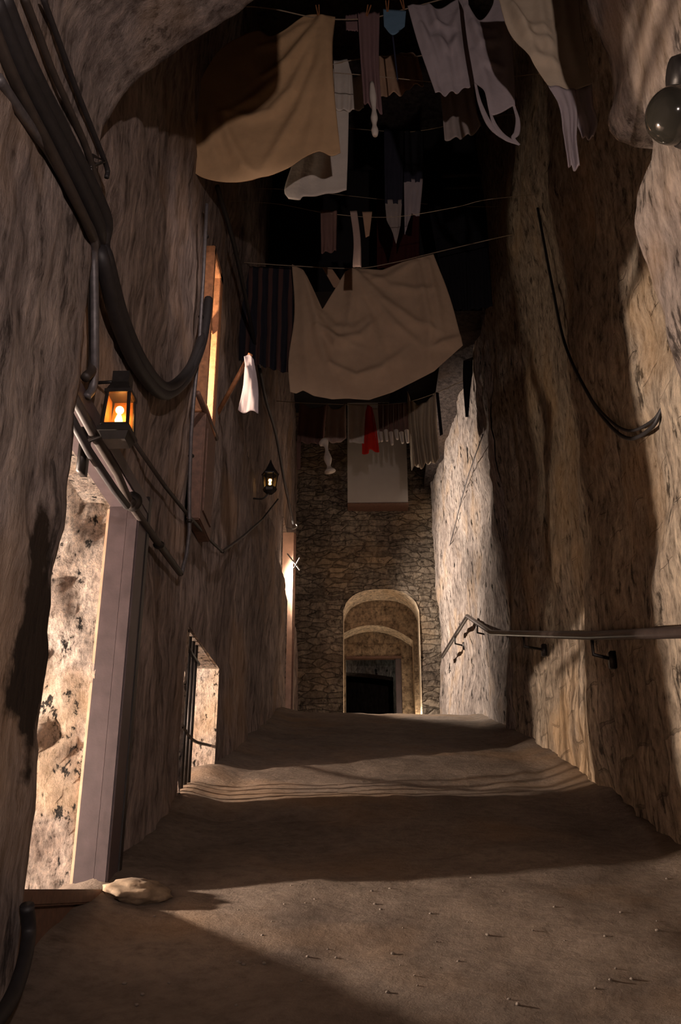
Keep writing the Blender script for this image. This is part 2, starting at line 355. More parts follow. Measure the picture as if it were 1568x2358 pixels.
# main walls
D1=(2.9,4.95,-.02,2.05); W1=(6.72,8.10,.62,1.80); W2=(6.45,6.86,3.5,5.0); D2=(14.9,15.75,2.2,5.95)
holesL=[D1,W1,W2,D2]
ysL=frange(YE-.05,18.0,.085,[D1[1],W1[0],W1[1],W2[0],W2[1],D2[0],D2[1]]); zsL=frange(-1.4,11,.09,[h[k] for h in holesL for k in (2,3)])
D1c=(3.0,4.95,-.02,2.05)
side_wall('wall_left',lambda y,z: LX - (0.0 if y<16 else 0)+.03*math.sin(y*.7)-(.10 if z>4.6 and y>7.6 else 0),1,ysL,zsL,[D1c,W1,W2,D2],M_LEFT,.07)
def rxf(y,z):
    t=max(0,min(1,(y-11.2)/5.8)); t=t*t*(3-2*t); return RX+.04*math.sin(y*.9)-.40*t-.03*math.sin(z*1.1)
ysR=frange(YE-.05,11.2,.085); zsR=frange(-1.4,11,.09)
side_wall('wall_right',rxf,-1,ysR,zsR,[],M_RIGHT,.08)
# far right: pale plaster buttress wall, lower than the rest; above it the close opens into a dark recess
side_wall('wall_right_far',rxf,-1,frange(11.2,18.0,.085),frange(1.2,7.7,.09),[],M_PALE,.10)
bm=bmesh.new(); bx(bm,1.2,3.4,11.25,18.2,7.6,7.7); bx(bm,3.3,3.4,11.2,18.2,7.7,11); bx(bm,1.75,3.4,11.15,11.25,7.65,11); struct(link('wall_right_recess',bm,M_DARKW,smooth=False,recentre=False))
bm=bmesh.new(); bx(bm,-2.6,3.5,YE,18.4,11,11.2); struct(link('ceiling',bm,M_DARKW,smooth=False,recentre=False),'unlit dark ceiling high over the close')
bm=bmesh.new(); bx(bm,-2.6,3.4,11.42,18.4,9.35,9.5); bx(bm,-2.6,3.4,11.3,11.42,8.0,11); struct(link('ceiling_far',bm,M_UNLIT,smooth=False,recentre=False),'added black boarded ceiling over the far end, coloured to read unlit')  # added ceiling and downstand, darkness put into their colour
# end wall with arched opening, built in columns
YW=17.5
def arch_wall(name, Y, x0, x1, hx0, hx1, archf, ztop, mat, depth, nose=None, zbot=1.9, amp=.04, soff=None):
    bm=bmesh.new(); nzr=50
    colsx=sorted(set([x0+(hx0-x0)*i/10 for i in range(11)]+[hx0+(hx1-hx0)*i/24 for i in range(25)]+[hx1+(x1-hx1)*i/10 for i in range(11)]))
    def col(x,zb): return [bm.verts.new((x,Y-amp*(nz((x,0,zb+(ztop-zb)*k/nzr),1.4)+.3*nz((x,1,zb+(ztop-zb)*k/nzr),6,3)),zb+(ztop-zb)*k/nzr)) for k in range(nzr+1)]
    def join(A,B_):
        for k in range(nzr): bm.faces.new((A[k],A[k+1],B_[k+1],B_[k]))
    Ls=[col(x,zbot) for x in colsx if x<=hx0+1e-6]; Ms=[col(x,archf(x)) for x in colsx if hx0-1e-6<=x<=hx1+1e-6]; Rs=[col(x,zbot) for x in colsx if x>=hx1-1e-6]
    for G in (Ls,Ms,Rs):
        for A,B_ in zip(G,G[1:]): join(A,B_)
    # jambs and soffit
    edge=[(hx0,zbot)]+[(hx0,zbot+(archf(hx0)-zbot)*k/8) for k in range(1,9)]+[(c,archf(c)) for c in colsx if hx0<c<hx1]+[(hx1,zbot+(archf(hx1)-zbot)*k/8) for k in range(8,-1,-1)]
    R=[[bm.verts.new((x,Y-.02+(depth+.02)*q/4,z)) for q in range(5)] for x,z in edge]
    nf=len(bm.faces)
    for A,B_ in zip(R,R[1:]):
        for q in range(4):
            f=bm.faces.new((A[q],B_[q],B_[q+1],A[q+1])); 
            if soff: f.material_index=1
    return struct(link(name,bm,[mat,soff] if soff else mat,recentre=False))
pa=aY(790,1500,YW).x; pb=aY(968,1500,YW).x; zt=aY(900,1357,YW).z; zs_=aY(790,1408,YW).z
def arch1(x):
    t=(x-pa)/(pb-pa); t=max(0,min(1,t)); return zs_+(zt-zs_)*(1-abs(2*t-1)**2.6)**.6
arch_wall('wall_end',YW,-1.6,2.0,pa,pb,arch1,11,M_BRICK,.75,soff=M_STONE_LIT)
Y2=18.25; qa=aY(780,1500,Y2).x; qb=aY(952,1500,Y2).x; z2t=aY(865,1440,Y2).z; z2s=aY(952,1476,Y2).z
def arch2(x):
    t=(x-qa)/(qb-qa); return z2t-(z2t-z2s)*((t-.45)/.55)**2
arch_wall('wall_end_inner',Y2,-1.2,2.0,qa,qb,arch2,5.9,M_SAND_SHADE,.50,soff=M_STONE_LIT)
Y3=18.8; ra=aY(796,1560,Y3).x; rb=aY(925,1560,Y3).x; z3=aY(860,1511,Y3).z
arch_wall('wall_end_doorway',Y3,-1.2,2.0,ra,rb,lambda x:z3,5.9,M_SAND_SHADE,.25,soff=M_STONE_LIT)
# dark chamber past the doorway
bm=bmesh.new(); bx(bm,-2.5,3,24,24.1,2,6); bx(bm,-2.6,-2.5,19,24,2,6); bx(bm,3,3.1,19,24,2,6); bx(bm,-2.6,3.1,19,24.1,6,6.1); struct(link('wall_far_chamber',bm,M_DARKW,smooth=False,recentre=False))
ca=aY(770,1560,21.0).x; cb=aY(905,1560,21.0).x; cz=aY(850,1548,21.0).z
arch_wall('wall_far_chamber_arch',21.0,-2.4,2.9,ca,cb,lambda x: cz-.12*((x-ca)/(cb-ca))**2,6.0,M_PALE,.4)
lamp('chamber_fill',(1.6,20.0,4.6),5,(.95,1,.85),.05)  # added fill with no visible source, brings out the chamber arch
# posts of that doorway
d3=empty_struct('door_3',(rb,Y3,ZTOP)); bm=bmesh.new(); p0=aY(911,1560,Y3+.05); p1=aY(926,1560,Y3+.05)
bx(bm,p0.x,p1.x,Y3+.02,Y3+.12,ZTOP,z3,.006); part('door_post',bm,M_FRAME,d3)
bm=bmesh.new(); bx(bm,ra,p1.x,Y3-.03,Y3+.12,z3-.05,z3+.0,.006); part('door_lintel',bm,M_WOODD,d3)
# plinth on the end wall's left side (slightly projecting block)
a=aY(705,1380,17.35); b=aY(790,1380,17.35)
bm=bmesh.new(); bx(bm,LX-.1,b.x,17.32,17.5,2,a.z,.02); struct(link('trim_1',bm,M_BRICK,smooth=False,recentre=False))
# concrete pilaster at the right end of the end wall
a=aY(1006,900,17.0); b=aY(1045,900,17.0)
bm=bmesh.new(); bx(bm,a.x,a.x+.55,16.95,17.5,2.2,10.5,.02); struct(link('trim_2',bm,M_CONC,smooth=False,recentre=False))
# side rooms seen or felt through the openings on the left
def room(name,x0,x1,y0,y1,z0,z1,mat,faces='xyYzZ'):
    bm=bmesh.new(); t=.08
    if 'x' in faces: bx(bm,x0-t,x0,y0,y1,z0,z1)
    if 'y' in faces: bx(bm,x0,x1,y0-t,y0,z0,z1)
    if 'Y' in faces: bx(bm,x0,x1,y1,y1+t,z0,z1)
    if 'z' in faces: bx(bm,x0,x1,y0,y1,z0-t,z0)
    if 'Z' in faces: bx(bm,x0,x1,y0,y1,z1,z1+t)
    return struct(link(name,bm,mat,smooth=False,recentre=False))
room('wall_door_room',-4.6,LX-.28,2.3,5.15,-.06,2.6,M_LIME,'xyzZ')
room('wall_cellar',-4.8,LX-.28,5.25,8.6,.2,2.35,M_LIME)
room('wall_upper_room',-3.6,LX-.28,5.5,8.2,2.9,5.9,M_LEFT)
room('wall_far_room',-2.6,LX-.28,14.3,16.3,2.5,6.3,M_PALE)
# rough limewashed wall just past the first doorway
bm=bmesh.new(); xs=frange(-4.6,LX-.13,.04); zs2=frange(-.06,2.6,.05); V={}
for i,x in enumerate(xs):
    for j,z in enumerate(zs2): V[i,j]=bm.verts.new((x,4.89-.04*nz((x,z,0),2.5)-.03*nz((x,z,3),9,4),z))
for i in range(len(xs)-1):
    for j in range(len(zs2)-1): bm.faces.new((V[i,j],V[i+1,j],V[i+1,j+1],V[i,j+1]))
struct(link('wall_door_room_side',bm,M_LIME,recentre=False))
# door_1: painted frame, lintel, threshold
d1=empty_struct('door_1',(LX,4.9,0))
bm=bmesh.new(); bx(bm,LX-.01,LX+.045,4.78,4.97,-.02,2.07,.010); bx(bm,LX-.14,LX-.025,4.83,4.97,-.02,2.06,.012); part('door_jamb',bm,M_FRAME,d1)
bm=bmesh.new(); bx(bm,LX-.16,LX-.14,4.86,4.97,-.02,2.0,.004); part('door_stop',bm,M_STOP,d1,label='pale inner door stop')
bm=bmesh.new(); bx(bm,LX-.14,LX+.05,3.1,4.97,2.0,2.09,.008); part('door_lintel',bm,M_FRAME,d1)
bm=bmesh.new(); bx(bm,LX-.5,LX+.06,3.2,4.93,-.06,-.0,.008); part('threshold',bm,M_WOODD,d1)
bm=bmesh.new(); bx(bm,LX-.5,LX+.03,3.2,4.93,-.9,-.06,.01); part('threshold_riser',bm,M_WOODD,d1)
# bead in the jamb step; dark strip standing in for shadow beside the jamb
bm=bmesh.new(); bx(bm,LX-.028,LX-.008,4.80,4.97,-.02,2.05,.004); part('jamb_bead',bm,M_FRAME,d1)
bm=bmesh.new(); bx(bm,LX-.02,LX+.05,4.97,5.03,-.02,2.12,.004); part('jamb_shadow',bm,M_IRON,d1)
# window_1: barred cellar opening
w1=empty_struct('window_1',(LX,7.4,.62))
for k,y in enumerate((6.86,7.0,7.14,7.28)):
    bm=bmesh.new(); tube(bm,[(LX-.06,y,.55),(LX-.06,y,1.84)],.017,8,False); part('window_bar',bm,M_IRON,w1,True)
bm=bmesh.new(); tube(bm,[(LX-.05,6.7,1.13),(LX-.05,7.3,1.07),(LX-.05,8.12,1.14)],.013,8); part('cross_bar',bm,M_IRON,w1,True)
bm=bmesh.new(); tube(bm,[(LX-.06,6.7,1.70),(LX-.06,7.4,1.68)],.02,8); part('cross_bar',bm,M_IRON,w1,True)
# window_2: wooden casement high up, shutter below
w2=empty_struct('window_2',(LX,7.0,2.7))
bm=bmesh.new()
bx(bm,LX-.10,LX+.06,6.78,6.90,3.46,5.04,.006); bx(bm,LX-.10,LX+.06,6.43,6.50,3.46,5.04,.006); bx(bm,LX-.1,LX+.06,6.43,6.90,4.96,5.04,.006); bx(bm,LX-.1,LX+.07,6.43,6.90,3.46,3.53,.006)
part('window_frame',bm,M_WOOD,w2)
bm=bmesh.new(); bx(bm,LX-.07,LX+.02,6.50,6.78,4.38,4.44,.004); part('glazing_bar',bm,M_WOOD,w2)
bm=bmesh.new(); bx(bm,LX-.03,LX+.07,6.42,6.92,2.55,3.45,.01); bx(bm,LX+.07,LX+.08,6.50,6.86,2.65,3.35,.004); part('shutter',bm,M_WOODD,w2)
# door_2: lit far doorway
d2=empty_struct('door_2',(LX,15.3,ZTOP))
bm=bmesh.new(); bx(bm,LX-.25,LX+.02,15.66,15.76,2.3,5.95,.006); part('door_jamb',bm,simple('pale_varnished_jamb',(.42,.27,.20),.25,0,.2,9,.1),d2)
bm=bmesh.new(); bx(bm,LX-.02,LX+.05,15.70,15.85,2.3,5.95,.006); part('door_edge',bm,M_WOODD,d2)
# ------------------------------------------------------------------ large flat white box by the end wall
a=aY(800,1160,17.1); b=aY(940,1157,17.1); t_=aY(870,1000,17.1)
d=thing('boxed_duct',((a.x+b.x)/2,17.3,b.z),'white boxed-in duct hanging before the far rubble wall above the arch','duct')
bm=bmesh.new(); bx(bm,a.x,b.x,17.1,17.55,b.z,t_.z+2.2,.01); part('casing',bm,M_BOX,d)
bm=bmesh.new(); bx(bm,a.x,b.x+.01,17.09,17.55,b.z-.02,b.z,.004); part('bottom_panel',bm,M_WOODD,d,label='dark underside panel')
# ------------------------------------------------------------------ lanterns
def box_lantern(c, s, label, ry=0):
    x,y,z=c; t=thing('wall_lantern',(x,y,z),label,'lantern')
    def fr(bm,z0,z1,w0,w1):   # tapered block
        v=[]
        for zz,ww in ((z0,w0),(z1,w1)): v+= [bm.verts.new((x+sx*ww,y+sy*ww,zz)) for sx,sy in ((-1,-1),(1,-1),(1,1),(-1,1))]
        for q in ((3,2,1,0),(4,5,6,7),(0,1,5,4),(1,2,6,5),(2,3,7,6),(3,0,4,7)): bm.faces.new([v[i] for i in q])
    h=s; w0=s*.175; w1=s*.15
    bm=bmesh.new(); fr(bm,z,z+h*.10,w0*.8,w0*1.05); fr(bm,z+h*.10,z+h*.16,w0*1.18,w0*1.18); fr(bm,z+h*.16,z+h*.22,w0*1.0,w0*1.0); part('base',bm,M_IRON,t)
    for sx,sy in ((-1,-1),(1,-1),(1,1),(-1,1)):
        bm=bmesh.new(); tube(bm,[(x+sx*w0*.93,y+sy*w0*.93,z+h*.2),(x+sx*w1*.93,y+sy*w1*.93,z+h*.68)],s*.026,6,False); part('corner_post',bm,M_IRON,t)
    bm=bmesh.new(); fr(bm,z+h*.66,z+h*.71,w1*1.15,w1*1.15); fr(bm,z+h*.71,z+h*.84,w1*1.05,w1*.7); part('roof',bm,M_IRON,t)
    bm=bmesh.new(); fr(bm,z+h*.84,z+h*1.0,w1*.72,w1*.72); part('chimney',bm,M_IRON,t)
    for sx,sy in ((1,0),(0,-1)):
        bm=bmesh.new(); q=[]
        for zz,ww in ((z+h*.22,w0*.93),(z+h*.66,w1*.93)):
            for k in (-1,1): q.append(bm.verts.new((x+(sx*ww if sx else k*ww*.9), y+(sy*ww if sy else k*ww*.9), zz)))
        bm.faces.new((q[0],q[1],q[3],q[2])); g=part('glass_pane',bm,M_GLASS,t)
        md=g.modifiers.new('solid','SOLIDIFY'); md.thickness=.003
    bm=bmesh.new(); bx(bm,x-w0*.85,x-w0*.80,y-w0*.8,y+w0*.8,z+h*.22,z+h*.66); bx(bm,x-w0*.8,x+w0*.8,y+w0*.78,y+w0*.83,z+h*.22,z+h*.66); part('reflector',bm,M_GLOW,t)
    bm=bmesh.new(); lathe(bm,[(.005,0),(s*.045,s*.03),(s*.052,s*.07),(s*.03,s*.14),(.002,s*.2)],(x,y,z+h*.26),12); part('flame',bm,M_FLAME,t,True)
    bm=bmesh.new(); lathe(bm,[(s*.05,0),(s*.05,s*.05),(s*.02,s*.06)],(x,y,z+h*.21),12); part('burner',bm,M_IRON,t,True)
    bm=bmesh.new(); tube(bm,[(x-w0,y,z+h*.12),(x-w0-.08,y+.02,z+h*.05),(LX+.02,y+.05,z-.03)],.010,8); bx(bm,LX-.01,LX+.02,y+.02,y+.10,z-.12,z+.1); part('bracket',bm,M_IRON,t,True)
    bm=bmesh.new(); tube(bm,[(LX+.02,y+.04,z+h*.95),(x-w1*.6,y,z+h*.9)],.008,8,False); part('upper_stay',bm,M_IRON,t,True)
    lamp('lantern_light',(x,y-.0,z+h*.48),.9,(1,.62,.25),.02)
    return t
p=aX(268,1022,-1.13); box_lantern((p.x,p.y,p.z),.36,'square black wall lantern with amber glass burning beside the bright doorway')
p=aX(621,1137,-1.12)
x,y,z=p; t=thing('wall_lantern',(x,y,z),'small pointed hexagonal lantern far up the left wall','lantern')
bm=bmesh.new(); lathe(bm,[(.04,0),(.075,.03),(.085,.06),(.07,.085)],(x,y,z),6); part('base',bm,M_IRON,t)
bm=bmesh.new(); lathe(bm,[(.10,.235),(.105,.25),(.05,.33),(.018,.40),(.005,.44)],(x,y,z),6); part('roof',bm,M_IRON,t)
for k in range(6):
    a=2*PI*k/6; bm=bmesh.new(); tube(bm,[(x+.068*math.cos(a),y+.068*math.sin(a),z+.08),(x+.088*math.cos(a),y+.088*math.sin(a),z+.24)],.009,6,False); part('corner_post',bm,M_IRON,t)
bm=bmesh.new(); lathe(bm,[(.062,.085),(.082,.235)],(x,y,z),6); part('glass_pane',bm,M_GLASS,t)
bm=bmesh.new(); lathe(bm,[(.003,0),(.014,.015),(.016,.03),(.002,.07)],(x,y,z+.10),10); part('flame',bm,M_FLAME,t,True)
bm=bmesh.new(); tube(bm,[(x,y,z+.02),(x-.08,y+.02,z-.05),(LX-.02,y+.04,z-.04)],.01,6); part('bracket',bm,M_IRON,t,True)
lamp('lantern_light',(x,y,z+.17),.25,(1,.62,.25),.02)
# ------------------------------------------------------------------ smoked dome on the right pier
X0=1.17; c=aX(1566,265,X0)
t=thing('dome_camera',(c.x,c.y,c.z),'smoked plastic dome fixed on the near right pier','dome')
bm=bmesh.new(); bmesh.ops.create_uvsphere(bm,u_segments=32,v_segments=20,radius=.105)
bmesh.ops.translate(bm,vec=(c.x-.02,c.y,c.z),verts=bm.verts); part('dome',bm,M_SMOKE,t,True)
bm=bmesh.new(); lathe(bm,[(.112,0),(.12,.02),(.12,.05),(.11,.06)],(0,0,0),32)
bmesh.ops.rotate(bm,cent=(0,0,0),matrix=Matrix.Rotation(PI/2,3,'Y'),verts=bm.verts); bmesh.ops.translate(bm,vec=(c.x-.0,c.y,c.z),verts=bm.verts); part('mounting_ring',bm,M_IRON,t,True)
bm=bmesh.new(); bx(bm,c.x,c.x+.2,c.y-.05,c.y+.05,c.z-.05,c.z+.05); part('mounting_block',bm,M_IRON,t)
c2=aX(1562,170,1.2); bm=bmesh.new(); lathe(bm,[(.06,-.03),(.07,0),(.06,.04)],(0,0,0),20); bmesh.ops.rotate(bm,cent=(0,0,0),matrix=Matrix.Rotation(PI/2,3,'Y'),verts=bm.verts); bmesh.ops.translate(bm,vec=c2,verts=bm.verts)
tag(link('junction_box',bm,M_IRON),'round dark junction box on the right pier above the dome','junction box')
# ------------------------------------------------------------------ cables and pipes
def cable(name,label,pts,r,mat,catg='cable',smooth=True,group=None,n=8):
    bm=bmesh.new(); tube(bm,pts,r,10,smooth,n); return tag(link(name,bm,mat),label,catg,group)
def onL(px,py,off=.05): return aX(px,py,LX+off)
def onP(px,py,off=.03): # on the near left pier / vault side
    return aX(px,py,-1.16+off)
def vz(px,py,Y): return aY(px,py,Y)
def in_vault(x,z):
    c=False; n=len(PROF)
    for i in range(n):
        (x1,z1),(x2,z2)=PROF[i],PROF[i-1]
        if (z1>z)!=(z2>z) and x<(x2-x1)*(z-z1)/(z2-z1)+x1: c=not c
    return c
def onV(px,py,off=.06):
    d=ray(px,py); t=.5
    while in_vault(d.x*t,d.z*t) and d.y*t<YE+.04: t+=.01
    q=d*t; r=Vector((q.x,0,q.z-1.5)).normalized(); return q-r*off
# thick bundle: down the vault's haunch, over the pier edge
Y0=[(-30,-40),(40,130),(130,300),(215,470),(232,560)]
for i,(dx,dy,r,m) in enumerate([(-12,20,.036,M_CABLE),(8,8,.036,M_CABLE),(-26,44,.022,M_OCABLE)]):
    pts=[onV(px+dx,py+dy,.05) for (px,py) in Y0[:4]]+[vz(Y0[4][0]+dx*.4,Y0[4][1]+dy*.4,3.5)]
    if i==0: pts+= [onL(236,600,.12),onL(270,740,.10),onL(320,850,.09),onL(378,908,.08),onL(430,870,.08),onL(462,800,.08),onL(474,740,.07),onL(480,690,.05)]
    if i==1: pts+= [onL(246,600,.12),onL(281,730,.10),onL(330,838,.09),onL(385,893,.08),onL(436,850,.07),onL(466,775,.07)]
    if i==2: pts+= [onL(212,600,.08),onL(214,720,.08),onL(214,840,.08),onL(196,870,.07)]
    cable('thick_cable',['thick black cable of the bundle looping lowest across the left wall','thick black cable just inside the lowest loop on the left wall','grey-brown cable dropping straight behind the left pier edge'][i],pts,r,m)
cable('thin_cable','thin dark cable running down the vault right of the thick bundle',[onV(88,-20,.03),onV(125,80,.03),onV(165,190,.03),onV(205,290,.03),onV(238,375,.03),onV(238,400,.03)],.012,M_CABLE)
cable('thin_cable','thin upper cable nearest the arch rim on the vault',[onV(45,-20,.03),onV(80,70,.03),onV(110,150,.03),onV(155,250,.03),onV(190,330,.03),onV(222,430,.03)],.014,M_OCABLE)
cable('lead_cable','grey lead covered cable along the left pier surface below the bundle',[onV(-20,170,.03),onV(30,245,.03),onV(70,300,.03),onV(104,345,.03),onV(160,450,.03),onV(200,530,.04),onL(216,600,.10),onL(218,760,.1),onL(216,880,.08),onL(200,915,.06)],.020,M_PIPE)
bm=bmesh.new(); tube(bm,[onV(200,375,.03),onV(234,362,.03),onV(205,348,.03),onV(200,395,.03)],.008,6,False); tag(link('cable_bracket',bm,M_IRON),'bent iron cable bracket on the vault near the left arch spring','bracket')
def pipe(label,pxs,r,mat,off,collars=()):
    t=thing('conduit_pipe',onL(*pxs[-1],off),label,'pipe')
    bm=bmesh.new(); tube(bm,[onL(a,b,off) for a,b in pxs],r,10,False); part('pipe_run',bm,mat,t,True)
    for cpx in collars:
        q=onL(*cpx,off); bm=bmesh.new(); bmesh.ops.create_uvsphere(bm,u_segments=10,v_segments=6,radius=r*1.7); bmesh.ops.scale(bm,vec=(1,1,.7),verts=bm.verts); bmesh.ops.translate(bm,vec=q,verts=bm.verts); part('pipe_clip',bm,M_IRON,t,True)
    return t
pipe('long grey vertical conduit beside the upper window on the left wall',[(476,470),(468,640),(458,800),(446,920),(440,1000),(436,1130),(436,1225),(430,1275),(418,1322)],.014,M_PIPE,.06,[(475,545),(463,730),(440,1050),(436,1200)])
pipe('dark pipe running down past the door head to the conduit elbow',[(165,905),(215,1000),(270,1090),(300,1160),(360,1245),(415,1320)],.022,M_OCABLE,.05,[(298,1155),(366,1255)])
pipe('thin dark conduit from the near lantern dipping to a V near mid-wall',[(300,1005),(380,1120),(440,1195),(490,1250),(512,1270),(560,1235),(605,1195),(640,1150)],.013,M_OCABLE,.04,[(512,1270)])
pipe('dark pipe hugging the top of the first door frame',[(160,955),(205,1040),(262,1125),(292,1165)],.02,M_CABLE,.06)
q=onL(305,1155,.05); bm=bmesh.new(); bmesh.ops.create_uvsphere(bm,u_segments=12,v_segments=8,radius=.055); bmesh.ops.translate(bm,vec=q,verts=bm.verts)
tag(link('junction_box',bm,M_IRON),'small round iron junction box at the door head corner','junction box')
cable('hanging_cable','long black cable slanting down the far left wall past the small lantern',[onL(598,850,.06),onL(612,920,.06),onL(635,1000,.06),onL(655,1110,.06),onL(675,1205,.06)],.020,M_CABLE)
cable('hanging_cable','thin brown cable dropping above the small lantern on the far left wall',[onL(500,430,.05),onL(545,590,.05),onL(598,850,.05)],.022,M_CABLE)
bm=bmesh.new(); tube(bm,[onL(660,1215,.03),onL(675,1218,.14),onL(684,1212,.14),onL(680,1205,.12)],.012,6); tag(link('wall_hook',bm,M_BOX),'small pale hook over the far lit doorway','hook')
bm=bmesh.new(); tube(bm,[onL(662,1275,.03),onL(690,1312,.16)],.012,6,False); tube(bm,[onL(676,1310,.1),onL(690,1285,.16)],.012,6,False); tag(link('door_latch',bm,M_BOX),'pale crossed latch on the far lit doorway','latch')
def onR(px,py,off=.05): return aX(px,py,RX-off)
for i,(dy,lab) in enumerate(((0,'lower of two black cables sagging on the right wall'),(-18,'upper of two black cables sagging on the right wall'))):
    cable('sagging_cable',lab,[onR(1238,480,.04),onR(1268,640,.05),onR(1300,790,.06),onR(1350,900,.06),onR(1400,975+dy*.6,.06),onR(1448,1010+dy,.07),onR(1500,985+dy*.8,.07),onR(1526,938,.04)],.010 if i else .013,M_CABLE)
cable('thin_wire','thin bluish wire wandering down the pale far right wall',[aX(1112,1000,1.62),aX(1080,1090,1.6),aX(1060,1160,1.56),aX(1040,1240,1.5),aX(1020,1310,1.46)],.008,M_PIPE)
cable('floor_cable','thick black cable at the foot of the near left pier',[aX(62,2085,-1.12),aX(66,2150,-1.12),aX(52,2230,-1.09),aX(20,2310,-1.08),aX(-40,2390,-1.06)],.024,M_CABLE)
# ------------------------------------------------------------------ handrail
hr=thing('handrail',(1.6,8,fz(8)),'dark steel handrail along the right wall bending at the crest','handrail')
rp=[aX(1900,1420,1.6),aX(1568,1456,1.6),aX(1360,1464,1.6),aX(1132,1457,1.6),aX(1076,1419,1.52),aX(1018,1512,1.32)]
bm=bmesh.new(); tube(bm,rp,.033,12,False); part('rail',bm,M_RAIL,hr,True)
for (px,py,X) in ((1362,1466,1.6),(1205,1460,1.6),(1098,1436,1.55),(1047,1464,1.42)):
    q=aX(px,py,X); wx=rxf(q.y,q.z)
    bm=bmesh.new(); tube(bm,[q,q+Vector((0,0,-.13)),Vector((wx-.0,q.y,q.z-.17))],.014,8,False)
    lathe(bm,[(.04,-.01),(.04,.01)],(0,0,0),12) if False else bx(bm,wx-.05,wx,q.y-.035,q.y+.035,q.z-.23,q.z-.11,.006); part('bracket',bm,M_IRON,hr,True)
# ------------------------------------------------------------------ stone beside threshold, pebbles
bm=bmesh.new(); bmesh.ops.create_icosphere(bm,subdivisions=4,radius=1)
for v in bm.verts:
    n=v.co.copy(); v.co=Vector((n.x*.16,n.y*.20,n.z*.06))*(1+.22*nz(n,1.2)+.05*nz(n,5))
q=Vector((-1.09,4.72,fz(4.72)+.03)); bmesh.ops.translate(bm,vec=q,verts=bm.verts)
tag(link('flat_stone',bm,M_ROCK),'flat tan stone on the floor at the foot of the door frame','stone')
PM=[]
for s in range(4):
    bm=bmesh.new(); bmesh.ops.create_icosphere(bm,subdivisions=2,radius=1)
    for v in bm.verts: v.co=Vector((v.co.x,v.co.y*.8,v.co.z*.6))*(1+.3*nz(v.co+Vector((s*7,0,0)),1.3))
    me=bpy.data.meshes.new('pebble'); bm.to_mesh(me); bm.free(); me.materials.append(M_PEB)
    for p_ in me.polygons: p_.use_smooth=True
    PM.append(me)
def on_floor(px,py):
    d=ray(px,py); t=1.0
    for _ in range(60):
        q=d*t; t -= (q.z-(fz(q.y)))/(d.z-.264*d.y)*.9
    return d*t
for i in range(70):
    px=random.uniform(520,1560) if i<52 else random.uniform(150,560); py=random.uniform(2010,2330) if i<60 else random.uniform(1900,2300)
    q=on_floor(px,py)
    if not (-1.0<q.x<1.6): continue
    o=bpy.data.objects.new('pebble',PM[i%4]); C.objects.link(o); r=random.uniform(.004,.010)
    if q.y<YE and q.x>1.1: continue
    o.location=(q.x,q.y,fz(q.y)+.035*nz((q.x,q.y,0),.8)+.012*nz((q.x,q.y,2),4,4)+r*.3); o.scale=(r,r,r); o.rotation_euler=(0,0,random.uniform(0,6))
    tag(o,'small loose pebble lying on the earth floor of the foreground','pebble','pebbles scattered over the foreground floor')
